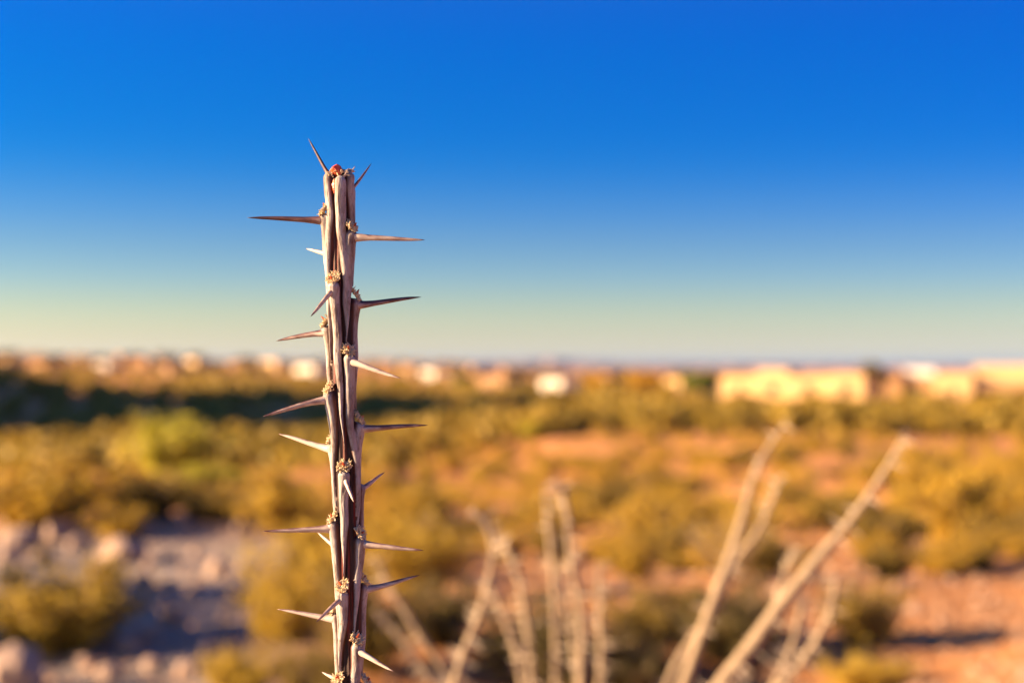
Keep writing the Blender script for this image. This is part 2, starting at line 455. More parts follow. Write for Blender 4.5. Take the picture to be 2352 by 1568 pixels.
at_base(1240, 1570, 'near_dark', 190, 330, 'creosote_bush', 'dark bush in the shaded hollow directly behind the upright ocotillo clump')
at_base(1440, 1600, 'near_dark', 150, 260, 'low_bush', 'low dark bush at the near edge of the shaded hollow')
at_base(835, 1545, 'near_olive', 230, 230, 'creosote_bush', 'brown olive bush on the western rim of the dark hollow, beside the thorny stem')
for x_, y_, h_, l_ in ((-6.4, 10.4, 2.3, 'tall spreading bush out of view to the west, added to shade the grey wash'), (-6.9, 12.6, 2.4, 'second added shade bush out of view, farther up the grey wash'), (-7.3, 14.8, 2.5, 'third added shade bush out of view, highest up the grey wash')):
    shrub((x_, y_, float(H(x_, y_))), 'near_olive', h_, 1.1, 'creosote_bush', l_, 'added shade bushes west of the view')  # unseen bushes put in beside the wash to cast its shade
# ---- the rest of the slope
SOIL = [(1050, 976, 130, 7), (1250, 1012, 60, 7), (1080, 1235, 110, 18), (1180, 1120, 90, 14), (1730, 1095, 100, 14), (1920, 1062, 90, 11), (2290, 1030, 80, 11),
        (1660, 1140, 100, 14), (1850, 1200, 120, 18), (2150, 1320, 250, 55), (2150, 1430, 300, 90), (2300, 1500, 300, 120), (1980, 1300, 110, 30), (1280, 1265, 90, 24), (680, 1060, 70, 11),
        (690, 1115, 60, 10), (1790, 985, 40, 7), (1350, 1330, 110, 28), (1500, 1235, 80, 16), (2040, 1140, 90, 14)]
def is_soil(px, py):
    return any(((px - a) / c) ** 2 + ((py - b_) / e) ** 2 < 1 for a, b_, c, e in SOIL)
NAMES = {'gold': 'golden', 'olive': 'olive green', 'dark': 'shade-toned dark', 'dry': 'sparse dry', 'lime': 'yellow green'}
def fill(count, y0, y1, pw, dmax, small=False):
    n = tries = 0
    while n < count and tries < 6000:
        tries += 1
        px = random.uniform(-160, 2520); py = y0 + (y1 - y0) * random.random() ** pw
        if (is_soil(px, py) != small) or (px < 700 and py > 1190) or (px < 420 and py > 1120): continue
        p = ground_hit(px, py); D = p[1]
        if D > dmax: continue
        h = random.uniform(0.3, 0.55) if small else random.uniform(0.42, 0.98); wd = h * random.uniform(1.2, 1.8); hp = h * 0.85 * F / D
        if not small and (is_soil(px, py - hp * 0.45) or is_soil(px, py - hp * 0.8)): continue
        if any((p[0] - a) ** 2 + (p[1] - b_) ** 2 < (0.5 * (wd / 2 + c)) ** 2 for a, b_, c in taken): continue
        taken.append((p[0], p[1], wd / 2))
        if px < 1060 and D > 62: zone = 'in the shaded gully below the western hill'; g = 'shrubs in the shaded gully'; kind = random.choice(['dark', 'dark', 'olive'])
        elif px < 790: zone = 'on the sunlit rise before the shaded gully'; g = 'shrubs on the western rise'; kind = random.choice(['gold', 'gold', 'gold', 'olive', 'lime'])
        else:
            kind = random.choice(['gold', 'gold', 'olive', 'gold', 'olive', 'dry'])
            if D > 85: zone = 'on the flat just below the adobe houses'; g = 'shrubs below the houses'
            elif px < 1500: zone = 'on orange soil beyond the upright ocotillo clump'; g = 'shrubs beyond the upright ocotillo'
            else: zone = 'on the orange slope beyond the leaning ocotillo clump'; g = 'shrubs beyond the leaning ocotillo'
        size = 'tiny' if h < 0.6 and small else 'low' if h < 0.8 else 'tall' if h > 1.05 else 'rounded'
        shrub(p, kind, h, wd / h / 1.12, 'creosote_bush', f'{size} {NAMES[kind]} creosote shrub {zone}', g)
        n += 1
fill(62, 955, 1085, 1.0, 105)
fill(138, 1000, 1340, 1.0, 62)
fill(100, 915, 1015, 1.0, 135)
fill(30, 960, 1330, 1.0, 90, True)

# ---- scrub too far away to count: one mass
def far_scrub():
    r = np.random.default_rng(5)
    Vs, n = [], 0
    while n < 3300:
        D = r.uniform(68, 150) if n > 3000 else (95 + 170 * r.random() ** 1.3) if n < 1500 else 240 * (1150 / 240) ** r.random(); a = R_(r.uniform(-24, 24) if n <= 3000 else r.uniform(-24, -4)); x, y = D * math.sin(a), D * math.cos(a)
        if 168 < y < 222 and x > 24: continue
        h = r.uniform(0.8, 1.9) * (1 + D / 900); m_ = 26
        q = r.normal(0, 1, (m_, 3)); q /= np.linalg.norm(q, axis=1)[:, None]; q *= r.uniform(0.5, 1, m_)[:, None]
        cen = np.array([x, y, float(H(x, y)) + h * 0.45]) + q * np.array([h * 0.7, h * 0.7, h * 0.5])
        nr = r.normal(0, 1, (m_, 3)); nr /= np.linalg.norm(nr, axis=1)[:, None]
        aa = np.cross(nr, r.normal(0, 1, (m_, 3))); aa /= np.linalg.norm(aa, axis=1)[:, None]; cc = np.cross(nr, aa)
        s = h * 0.26
        Vs.append(np.stack([cen - aa * s, cen - cc * s * 0.7, cen + aa * s, cen + cc * s * 0.7], 1).reshape(-1, 3)); n += 1
    for q in range(420):                                             # the added shade hill west of the view
        x, y = -98 + r.normal(0, 26), 150 + r.normal(0, 34); h = r.uniform(0.8, 1.8); m_ = 26
        if math.degrees(math.atan2(x, y)) > -21: continue
        qq = r.normal(0, 1, (m_, 3)); qq /= np.linalg.norm(qq, axis=1)[:, None]; qq *= r.uniform(0.5, 1, m_)[:, None]
        cen = np.array([x, y, float(H(x, y)) + h * 0.45]) + qq * np.array([h * 0.7, h * 0.7, h * 0.5])
        nr = r.normal(0, 1, (m_, 3)); nr /= np.linalg.norm(nr, axis=1)[:, None]
        aa = np.cross(nr, r.normal(0, 1, (m_, 3))); aa /= np.linalg.norm(aa, axis=1)[:, None]; cc = np.cross(nr, aa); s = h * 0.26
        Vs.append(np.stack([cen - aa * s, cen - cc * s * 0.7, cen + aa * s, cen + cc * s * 0.7], 1).reshape(-1, 3))
    V_ = np.concatenate(Vs)
    tag(obj('distant_scrub', mesh('distant_scrub', V_, np.arange(len(V_)).reshape(-1, 4), 'leaf_far')), 'olive scrub covering the far plain and hillsides around the houses', 'scrub', kind='stuff')
far_scrub()

def low_scrub():
    r = np.random.default_rng(15); Vs = []; n = 0
    while n < 700:
        px, py = r.uniform(-100, 2460), 935 + 290 * r.random() ** 1.4
        if is_soil(px, py) or (px < 640 and py > 1185): continue
        p = ground_hit(px, py)
        if p[1] > 120 or p[1] < 20: continue
        h = r.uniform(0.28, 0.6); m_ = 150
        q = r.normal(0, 1, (m_, 3)); q /= np.linalg.norm(q, axis=1)[:, None]; q *= r.uniform(0.45, 1, m_)[:, None]; q[:, 2] = np.abs(q[:, 2]) * 0.9
        cen = p + q * np.array([h * 0.85, h * 0.85, h])
        nr = r.normal(0, 1, (m_, 3)); nr /= np.linalg.norm(nr, axis=1)[:, None]
        aa = np.cross(nr, r.normal(0, 1, (m_, 3))); aa /= np.linalg.norm(aa, axis=1)[:, None]; cc = np.cross(nr, aa); sz = h * 0.10
        Vs.append(np.stack([cen - aa * sz, cen - cc * sz * 0.6, cen + aa * sz, cen + cc * sz * 0.6], 1).reshape(-1, 3)); n += 1
    V_ = np.concatenate(Vs)
    tag(obj('low_scrub', mesh('low_scrub', V_, np.arange(len(V_)).reshape(-1, 4), 'leaf_gold')), 'low golden scrub filling the ground between the creosote shrubs', 'scrub', kind='stuff')
low_scrub()

# ------------------------------------------------------------------ rocks and gravel
def rock_mesh(seed, sub=3):
    import bmesh
    bm = bmesh.new(); bmesh.ops.create_icosphere(bm, subdivisions=sub, radius=0.5)
    r = np.random.default_rng(seed); dirs = r.normal(0, 1, (9, 3)); dirs /= np.linalg.norm(dirs, axis=1)[:, None]; cut = r.uniform(0.30, 0.46, 9)
    for v in bm.verts:
        p = np.array(v.co)
        for dd, c in zip(dirs, cut):
            e = p @ dd
            if e > c: p = p - dd * (e - c) * 0.9
        p = p * (1 + 0.08 * math.sin(p[0] * 17 + seed) * math.sin(p[1] * 13) + r.normal(0, 0.012))
        v.co = Vector(p)
    me = bpy.data.meshes.new('rock'); bm.to_mesh(me); bm.free(); me.materials.append(M['rock'])
    return me
ROCKS = [rock_mesh(s) for s in range(6)]
def rock(px, py, wpx, hpx, label, group=None, i=0):
    p = ground_hit(px, py); D = p[1]; w_ = wpx * D / F; h = hpx * D / F
    o = obj('rock', ROCKS[i % 6], None, (p[0], p[1], p[2] + h * 0.28), random.uniform(0, 6.28), (w_ * 1.12, w_ * random.uniform(0.8, 1.1), h * 1.35))
    tag(o, label, 'rock', group)
rock(40, 1585, 130, 110, 'large pink boulder beneath the golden speckled bush', i=0)
rock(280, 1290, 110, 62, 'broad sunlit pink rock on the bank of the grey wash', i=1)
rock(495, 1322, 62, 48, 'single rounded pink rock out on the grey wash', i=2)
rock(400, 1432, 60, 44, 'brownish rock half shaded in the middle of the grey wash', i=3)
RG = 'pale rocks strewn along the wash'
RL = 'pale pinkish rock strewn along the bank of the grey wash'
for q, (a, b_, c, e) in enumerate([(random.uniform(0, 560), random.uniform(1190, 1560), random.uniform(16, 34), random.uniform(11, 22)) for _ in range(40)] + [(50, 1255, 90, 50), (130, 1235, 70, 40), (180, 1265, 60, 40), (20, 1290, 60, 40), (200, 1220, 60, 30), (100, 1290, 50, 30), (350, 1300, 40, 26),
                     (330, 1345, 46, 30), (390, 1290, 40, 24), (450, 1275, 30, 18), (300, 1500, 60, 40), (350, 1540, 50, 34), (430, 1550, 60, 40), (480, 1500, 44, 30), (250, 1560, 60, 36),
                     (200, 1530, 50, 30), (520, 1420, 36, 24), (545, 1380, 30, 20), (440, 1370, 36, 24), (370, 1400, 30, 20), (330, 1215, 40, 24), (420, 1210, 40, 22), (60, 1320, 40, 26)]):
    rock(a, b_, c, e, RL, RG, q)
RG2 = 'stones on the open orange ground'
RL2 = 'small orange stone lying on the open ground east of the thorny stem'
for q in range(34):
    a, b_ = random.uniform(1900, 2380), random.uniform(1290, 1560)
    if q > 22: a, b_ = random.uniform(1050, 1500), random.uniform(1230, 1420)
    rock(a, b_, random.uniform(14, 34), random.uniform(9, 20), RL2, RG2, q)

def gravel():
    r = np.random.default_rng(3)
    base = np.array([[1, 0, 0], [-1, 0, 0], [0, 1, 0], [0, -1, 0], [0, 0, 1], [0, 0, -1]], float)
    fc = np.array([[0, 2, 4], [2, 1, 4], [1, 3, 4], [3, 0, 4], [2, 0, 5], [1, 2, 5], [3, 1, 5], [0, 3, 5]])
    n = 9000
    a = np.radians(r.uniform(-22, 22, n)); d = 6.2 * (34 / 6.2) ** r.random(n)
    x, y = d * np.sin(a), d * np.cos(a); z = H(x, y)
    s = 0.012 + 0.05 * r.random(n) ** 4
    s = s * (1 + (d > 14) * 0.4)
    P = base[None] * r.uniform(0.6, 1.3, (n, 6, 1)) * s[:, None, None]
    th = r.uniform(0, 6.28, n); c, q = np.cos(th)[:, None], np.sin(th)[:, None]
    Px = P[..., 0] * c - P[..., 1] * q; Py = P[..., 0] * q + P[..., 1] * c
    V_ = np.stack([Px + x[:, None], Py + y[:, None], P[..., 2] * 0.7 + z[:, None]], -1).reshape(-1, 3)
    F_ = (fc[None] + 6 * np.arange(n)[:, None, None]).reshape(-1, 3)
    tag(obj('gravel', mesh('gravel', V_, F_, 'gravel')), 'loose tan gravel scattered over the desert ground', 'gravel', kind='stuff')
gravel()

# ------------------------------------------------------------------ houses and trees by them
def volume_mesh(boxes, mname, parapet=0.35):
    """walls with a parapet rim: outer box and a sunk roof deck"""
    mb = MB(); rf = MB()
    for (x0, x1, y0, y1, z1) in boxes:
        t_ = 0.25
        o_ = [(x0, y0), (x1, y0), (x1, y1), (x0, y1)]; n_ = [(x0 + t_, y0 + t_), (x1 - t_, y0 + t_), (x1 - t_, y1 - t_), (x0 + t_, y1 - t_)]
        v = [(*q, -1.5) for q in o_] + [(*q, z1) for q in o_] + [(*q, z1) for q in n_] + [(*q, z1 - parapet) for q in n_]
        f = []
        for a in range(4):
            b_ = (a + 1) % 4
            f += [(a, b_, 4 + b_, 4 + a), (4 + a, 4 + b_, 8 + b_, 8 + a), (8 + a, 8 + b_, 12 + b_, 12 + a)]
        mb.add(v, f)
        rf.add([(*q, z1 - parapet) for q in n_], [(0, 1, 2, 3)])
    return mb.mesh('wall', mname), rf.mesh('roof', 'roof_gravel')

def window(parent, x, z, w_, h, y):
    mb = MB(); t_ = 0.07
    for (a, b_, c, e) in ((x - w_ / 2, x + w_ / 2, z - h / 2, z - h / 2 + t_), (x - w_ / 2, x + w_ / 2, z + h / 2 - t_, z + h / 2),
                          (x - w_ / 2, x - w_ / 2 + t_, z - h / 2 + t_, z + h / 2 - t_), (x + w_ / 2 - t_, x + w_ / 2, z - h / 2 + t_, z + h / 2 - t_), (x - 0.03, x + 0.03, z - h / 2 + t_, z + h / 2 - t_)):
        mb.box(a, b_, y - 0.08, y + 0.05, c, e)
    wn = obj('window', mb.mesh('window', 'frame_dark'), parent)
    g = MB(); g.box(x - w_ / 2 + t_ * 0.5, x + w_ / 2 - t_ * 0.5, y - 0.03, y + 0.02, z - h / 2 + t_ * 0.5, z + h / 2 - t_ * 0.5)
    obj('pane', g.mesh('pane', 'glass'), wn)

def house(x0, x1, ytop, D, mname, label, group=None, boxes=None, dark=None, vents=True, yaw=0.0, depth=9.0, roof=None):
    """x0,x1,ytop in photo pixels, D metres away; stands on the ground there"""
    xc = (x0 + x1) / 2; c = unproj(xc, HOR, D); z0 = float(H(c[0], c[1]))
    W = (x1 - x0) * D / F; ztop = unproj(xc, ytop, D)[2]; Ht = max(3.0, ztop - z0)
    root = obj('house', None, None, (c[0], c[1], z0), yaw)
    tag(root, label, 'house', group)
    if boxes is None: boxes = [(0, 1, 0, 1, 1)]
    bx = [(-W / 2 + a * W, -W / 2 + b_ * W, y0 * depth, y1 * depth, q * Ht) for a, b_, y0, y1, q in boxes]
    wm, rm = volume_mesh(bx, mname)
    obj('wall', wm, root); obj('roof', rm, root)
    if roof:                                     # pitched roof over one span
        a, b_, zr = roof; xa, xb = -W / 2 + a * W, -W / 2 + b_ * W
        zb = max(q[4] for q in bx if q[0] <= (xa + xb) / 2 <= q[1])
        mb = MB(); xm = (xa + xb) / 2; rise = zr * Ht
        for (y0, y1) in ((-0.4, depth + 0.4),):
            mb.add([(xa - .4, y0, zb), (xb + .4, y0, zb), (xm, y0, zb + rise), (xa - .4, y1, zb), (xb + .4, y1, zb), (xm, y1, zb + rise)], [(0, 1, 2), (5, 4, 3), (1, 4, 5, 2), (0, 2, 5, 3), (0, 3, 4, 1)])
        obj('pitched_roof', mb.mesh('pitched_roof', 'roof_tile' if mname != 'stucco_cream' else mname), root)
    first = True
    for a, b_, y0, y1, q in bx:
        n = max(1, int((b_ - a) / 4.5)); hw = min(1.2, (q) * 0.35)
        for u in range(n):
            xx = a + (b_ - a) * (u + 0.5) / n
            if first and u == n // 2:
                mb = MB(); mb.box(xx - 0.5, xx + 0.5, y0 - 0.06, y0 + 0.03, 0, 2.1); dr = obj('door', mb.mesh('door', 'door_wood'), root)
                kb = MB(); kb.box(xx + 0.33, xx + 0.40, y0 - 0.13, y0 - 0.06, 1.0, 1.07); obj('handle', kb.mesh('handle', 'frame_dark'), dr); first = False
            elif (b_ - a) > 2.5: window(root, xx, min(1.7, q * 0.5), 1.3, hw, y0)
    return root, W, Ht

def porch(root, xa, xb, z1, y0, depth=3.0):
    """flat-roofed ramada on posts in front of a house"""
    mb = MB(); mb.box(xa, xb, y0 - depth, y0 - 0.02, z1, z1 + 0.9); obj('porch_roof', mb.mesh('porch_roof', 'stucco_tan'), root)
    for x in np.linspace(xa + 0.4, xb - 0.4, 4):
        pm = MB(); pm.box(x - 0.3, x + 0.3, y0 - depth + 0.1, y0 - depth + 0.7, -1.2, z1 - 0.002); obj('post', pm.mesh('post', 'stucco_tan'), root)
    bk = MB(); bk.box(xa + 0.3, xb - 0.3, y0 - 0.12, y0 - 0.03, 0, z1 - 0.2); obj('sliding_door', bk.mesh('sliding_door', 'glass'), root)

YW = R_(-35)
house(1648, 1985, 857, 185, 'stucco_cream', 'long tan adobe house with a raised centre block, beside a dark round tree',
      boxes=[(0, 0.27, 0.04, 0.9, 0.90), (0.27, 0.48, 0, 0.8, 1.13), (0.48, 0.76, -0.03, 1, 0.90), (0.76, 1.0, -0.07, 0.9, 0.98)], yaw=R_(-24), depth=10)
h2, W2, H2 = house(1990, 2148, 850, 195, 'stucco_orange', 'orange stucco house with a white upper block between two longer tan houses',
      boxes=[(0, 0.52, -0.1, 0.9, 0.98), (0.52, 1.0, 0, 1, 0.82)], yaw=R_(-22), depth=9)
h3, W3, H3 = house(2155, 2480, 842, 180, 'stucco_cream', 'tall tan adobe house with a shaded porch on posts at the end of the row',
      boxes=[(0, 0.26, -0.2, 0.9, 0.82), (0.26, 1.0, 0.25, 1.1, 1.05)], yaw=R_(-20), depth=10)
porch(h3, -W3 / 2 + 0.27 * W3, W3 / 2, H3 * 0.42, 2.5, 4.0)
ub = MB(); ub.box(0.04 * W2, 0.46 * W2, 1.2, 7.0, H2 * 0.75, H2 * 1.06); obj('upper_block', ub.mesh('upper_block', 'white_paint'), h2)
house(1522, 1592, 868, 215, 'stucco_cream', 'small bright cream house between a golden tree and a green bush', boxes=[(0, 0.6, 0, 1, 0.92), (0.6, 1, 0.2, 1, 1.0)], yaw=YW)
house(1236, 1296, 893, 225, 'white_paint', 'low white shed on the near edge of the town', yaw=YW, depth=5)
house(1166, 1236, 862, 290, 'stucco_orange', 'two level orange house behind the low white shed', boxes=[(0, 0.45, 0, 1, 0.68), (0.45, 1, 0, 1, 1.0)], yaw=YW)
house(1092, 1164, 880, 285, 'stucco_tan', 'low tan house next to the two level orange house', yaw=YW)
house(668, 730, 840, 430, 'white_paint', 'bright white house on the hillside just west of the thorny stem', boxes=[(0, 0.55, 0, 1, 0.95), (0.55, 1, 0, 1, 1)], yaw=YW)
house(592, 642, 828, 560, 'stucco_cream', 'pale cream house on the ridge next to the bright white one', yaw=YW)
CN = {'stucco_orange': 'orange stucco', 'stucco_tan': 'tan stucco', 'stucco_cream': 'pale cream', 'white_paint': 'white painted'}
TL = [(300, 340, 824, 520, 'stucco_orange'), (350, 402, 836, 470, 'stucco_tan'), (404, 470, 826, 540, 'stucco_cream'), (178, 208, 818, 600, 'stucco_tan'), (60, 112, 838, 520, 'stucco_orange'),
      (0, 22, 826, 560, 'stucco_cream'), (262, 282, 812, 680, 'stucco_orange'), (345, 372, 820, 640, 'stucco_orange'), (215, 250, 838, 520, 'white_paint'),
      (520, 570, 838, 560, 'stucco_orange'), (-60, -10, 832, 540, 'stucco_tan')]
for a, b_, yt, D, mn in TL:
    house(a, b_, yt, D, mn, CN[mn] + ' flat roofed house in the town climbing the western hill', 'houses on the western hill', yaw=YW + random.uniform(-.5, .75))
TM = [(960, 1004, 850, 480, 'white_paint'), (1022, 1050, 832, 760, 'stucco_orange'), (1066, 1096, 848, 560, 'stucco_tan'), (1110, 1140, 842, 640, 'stucco_orange'), (1140, 1165, 850, 600, 'stucco_orange'),
      (1318, 1350, 850, 560, 'stucco_tan'), (870, 905, 848, 600, 'stucco_orange'), (915, 950, 856, 520, 'stucco_tan'), (1250, 1290, 856, 520, 'stucco_tan'), (1370, 1405, 858, 480, 'stucco_orange'), (1000, 1040, 862, 430, 'stucco_tan'),
      (840, 868, 852, 620, 'stucco_cream'), (1440, 1475, 856, 620, 'stucco_orange'), (1590, 1640, 852, 640, 'stucco_tan')]
for a, b_, yt, D, mn in TM:
    house(a, b_, yt, D, mn, 'small ' + CN[mn] + ' flat roofed house out on the plain in the middle of the town', 'houses on the plain', yaw=YW + random.uniform(-.5, .75))

def tree(px, ybase, ytop, wpx, D, leaf, label, group=None, seed=1, leaves=900, crown0=0.25):
    c = unproj(px, HOR, D); z0 = float(H(c[0], c[1])); Ht = unproj(px, ytop, D)[2] - z0; W = wpx * D / F
    r = np.random.default_rng(seed)
    root = obj('desert_tree', None, None, (c[0], c[1], z0)); tag(root, label, 'tree', group)
    tk = MB(); tk.tube([(0, 0, -0.3), (0.05, 0, Ht * 0.2), (0.0, 0.1, Ht * 0.42)], [0.035 * Ht, 0.028 * Ht, 0.02 * Ht], 7)
    lobes = []
    for q in range(9):
        a = r.uniform(0, 6.28); rr = W * 0.5 * r.uniform(0.15, 0.7); zz = Ht * r.uniform(crown0 + 0.2, 0.85)
        e = np.array([rr * math.cos(a), rr * math.sin(a), zz]); lobes.append((e, W * r.uniform(0.16, 0.27)))
        tk.tube([(0, 0.05, Ht * 0.36), tuple(e * np.array([0.5, 0.5, 0.78])), tuple(e)], [0.016 * Ht, 0.01 * Ht, 0.004 * Ht], 5, False)
    obj('trunk', tk.mesh('trunk', 'twig'), root)
    li = r.integers(0, 9, leaves); q = r.normal(0, 1, (leaves, 3)); q /= np.linalg.norm(q, axis=1)[:, None]
    cen = np.array([lobes[i_][0] + q[n_] * lobes[i_][1] * r.uniform(0.5, 1.1) * np.array([1, 1, 0.7]) for n_, i_ in enumerate(li)])
    cen[:, 2] = np.minimum(cen[:, 2], Ht)
    nr = r.normal(0, 1, (leaves, 3)); nr /= np.linalg.norm(nr, axis=1)[:, None]
    aa = np.cross(nr, r.normal(0, 1, (leaves, 3))); aa /= np.linalg.norm(aa, axis=1)[:, None]; cc = np.cross(nr, aa); s = W * 0.05
    V_ = np.stack([cen - aa * s, cen - cc * s * 0.6, cen + aa * s, cen + cc * s * 0.6], 1).reshape(-1, 3)
    obj('crown', mesh('crown', V_, np.arange(4 * leaves).reshape(-1, 4), leaf), root)
tree(2012, 900, 824, 96, 188, 'leaf_dark', 'dark round topped tree rising behind the adobe houses', seed=2)
tree(1478, 915, 850, 92, 225, 'leaf_yellow_tree', 'golden yellow tree beside the small bright cream house', seed=3)
tree(1605, 915, 856, 88, 205, 'leaf_green_tree', 'green bushy tree between the cream house and the long adobe house', seed=4)
tree(1372, 905, 858, 66, 260, 'leaf_yellow_tree', 'yellow tree beyond the low white shed', seed=5)
tree(1336, 915, 862, 60, 270, 'leaf_dark', 'dark tree next to the yellow one beyond the white shed', seed=6)
tree(1060, 900, 862, 50, 300, 'leaf_green_tree', 'green tree beside the low tan house', seed=7)
tree(2165, 905, 842, 36, 215, 'leaf_dark', 'small dark tree in the gap between the adobe houses', seed=8)
tree(1650, 905, 850, 26, 215, 'leaf_dark', 'narrow dark tree against the end of the long adobe house', seed=9)
for q, (px, yt, wp, D) in enumerate([(130, 814, 60, 620), (20, 806, 60, 660), (240, 816, 50, 640), (385, 810, 70, 680), (450, 812, 60, 690), (500, 832, 40, 600), (560, 818, 60, 720), (640, 824, 50, 640), (90, 822, 50, 580), (345, 842, 40, 450), (570, 842, 50, 450), (150, 850, 60, 420), (30, 850, 60, 430), (240, 852, 60, 430), (440, 852, 50, 420), (520, 850, 60, 430),
                                     (280, 842, 50, 480), (480, 842, 50, 500), (160, 838, 50, 500), (610, 845, 50, 480), (-20, 812, 60, 640), (320, 812, 50, 690), (720, 828, 60, 700)]):
    tree(px, 0, yt, wp, D, 'leaf_dark', 'dark tree among the houses on the western hill', 'trees on the western hill', seed=20 + q, leaves=300)
for q, (px, yt, wp, D) in enumerate([(890, 838, 50, 760), (940, 845, 50, 640), (990, 842, 50, 700), (1080, 842, 50, 700), (1210, 846, 60, 640), (1290, 850, 50, 560), (1400, 850, 60, 560), (1440, 848, 60, 640), (1560, 848, 60, 640), (1180, 852, 40, 560), (1030, 858, 50, 470)]):
    tree(px, 0, yt, wp, D, 'leaf_olive', 'olive tree among the small houses on the plain', 'trees on the plain', seed=50 + q, leaves=300)

# ------------------------------------------------------------------ background ocotillo clumps
def stem_tube(pts, rad, n=10):
    """smooth ribbed cane through control points"""
    pts = np.array(pts, float); u = np.linspace(0, len(pts) - 1, 60)
    P = np.zeros((60, 3))
    for i_, q in enumerate(u):
        a = int(min(q, len(pts) - 2)); f = q - a
        p0, p1, p2, p3 = pts[max(a - 1, 0)], pts[a], pts[a + 1], pts[min(a + 2, len(pts) - 1)]
        P[i_] = 0.5 * ((2 * p1) + (-p0 + p2) * f + (2 * p0 - 5 * p1 + 4 * p2 - p3) * f * f + (-p0 + 3 * p1 - 3 * p2 + p3) * f ** 3)
    rr = np.interp(u, np.linspace(0, len(pts) - 1, len(rad)), rad)
    return P, rr

def clump(base_px, D0, stems, label):
    b0 = unproj(base_px, HOR, D0); b0[2] = float(H(b0[0], b0[1]))
    root = obj('ocotillo', None, None, b0); tag(root, label, 'ocotillo', 'ocotillo plants')
    r = np.random.default_rng(int(base_px))
    for (pix, D, wpx, wtop) in stems:
        pts = [unproj(a, b_, D) for a, b_ in pix][::-1]            # bottom to top
        q0, q1 = pts[0], pts[1]
        low = q0 + (q0 - q1) / np.linalg.norm(q0 - q1) * 0.25
        foot = b0 + np.array([r.normal(0, 0.035), r.normal(0, 0.035), -0.05])
        midp = foot * 0.6 + low * 0.4 + np.array([0, 0, 0.0])
        P, rr = stem_tube([foot, midp, low] + pts, [wpx * 1.15, wpx * 1.1, wpx, (wpx + wtop) / 2, wtop])
        rr = 0.50 * rr * D / F / 2
        P = P - b0
        rr = rr * np.clip(np.sqrt(np.clip((60.5 - np.arange(60)) / 7.0, 0.02, 1)), 0, 1)
        rr = rr * (1 + 0.05 * np.sin(np.arange(60) * 1.9 + r.uniform(0, 6)))
        mb = MB(); mb.tube(P, rr, 10)
        st = obj('stem', mb.mesh('stem', 'pale_stem', True), root)
        sp = MB()
        for i_ in range(6, 59):
            for _ in range(1):
                f = r.random(); c = P[i_] * (1 - f) + P[min(i_ + 1, 59)] * f; a = r.uniform(0, 6.28)
                tn = P[min(i_ + 1, 59)] - P[i_ - 1]; tn /= np.linalg.norm(tn)
                n1_ = np.cross(tn, [0.2, 1, 0.1]); n1_ /= np.linalg.norm(n1_); n2_ = np.cross(tn, n1_)
                dr = n1_ * math.cos(a) + n2_ * math.sin(a)
                sp.tube([c + dr * rr[i_] * 0.8, c + dr * (rr[i_] + 0.008), c + dr * (rr[i_] + 0.019)], [0.0016, 0.001, 0.0002], 4, False)
        tag(obj('spines', sp.mesh('spines', 'pale_spine'), st), kind='stuff')

clump(1190, 1.95, [
    ([(858, 1275), (925, 1395), (1035, 1560), (1060, 1600)], 2.1, 30, 24),
    ([(860, 1400), (930, 1480), (1000, 1565), (1040, 1610)], 2.3, 26, 20),
    ([(1085, 1165), (1120, 1210), (1132, 1280), (1105, 1400), (1065, 1500), (1040, 1580)], 1.75, 37, 24),
    ([(1120, 1320), (1150, 1400), (1185, 1490), (1205, 1590)], 2.0, 34, 24),
    ([(1150, 1235), (1180, 1290), (1205, 1400), (1225, 1590)], 2.1, 33, 24),
    ([(1252, 1130), (1265, 1250), (1275, 1400), (1278, 1590)], 2.0, 33, 24),
    ([(1278, 1100), (1300, 1160), (1315, 1300), (1335, 1420), (1335, 1590)], 1.9, 34, 25),
    ([(1290, 1290), (1300, 1400), (1322, 1500), (1328, 1590)], 2.2, 26, 20),
    ([(1376, 1290), (1378, 1400), (1382, 1500), (1375, 1590)], 2.1, 30, 24)],
    'clump of mostly upright pale ocotillo stems standing over the dark hollow')
clump(1560, 1.85, [
    ([(1808, 965), (1765, 1030), (1735, 1085), (1705, 1190), (1665, 1310), (1620, 1430), (1570, 1575)], 1.85, 48, 17),
    ([(1795, 1090), (1770, 1160), (1735, 1230), (1690, 1290), (1650, 1380)], 2.2, 32, 16),
    ([(2085, 985), (2040, 1070), (1965, 1180), (1880, 1280), (1800, 1380), (1720, 1490), (1640, 1590)], 1.75, 68, 18),
    ([(1822, 1255), (1800, 1330), (1775, 1400), (1700, 1540), (1640, 1620)], 2.1, 30, 24),
    ([(1850, 1365), (1835, 1430), (1815, 1500), (1775, 1580)], 1.95, 36, 28),
    ([(1920, 1320), (1910, 1390), (1880, 1460), (1825, 1540), (1760, 1610)], 1.9, 40, 28)],
    'clump of long pale ocotillo stems leaning out over the orange ground')

# ------------------------------------------------------------------ the thorny ocotillo stem in focus
D0 = 0.480
PS = D0 / F                                   # metres per photo pixel at the stem
AX = np.array([(370, 780), (600, 781), (750, 784), (900, 788), (1000, 793), (1200, 799), (1400, 803), (1568, 805), (2400, 815), (5000, 835), (12000, 860)], float)
def ax(t_): return np.interp(t_, AX[:, 0], AX[:, 1])
def Rad(t_): return np.interp(t_, [370, 450, 600, 1000, 1568, 4000, 12000], [35, 35, 35, 35, 34.5, 42, 62])

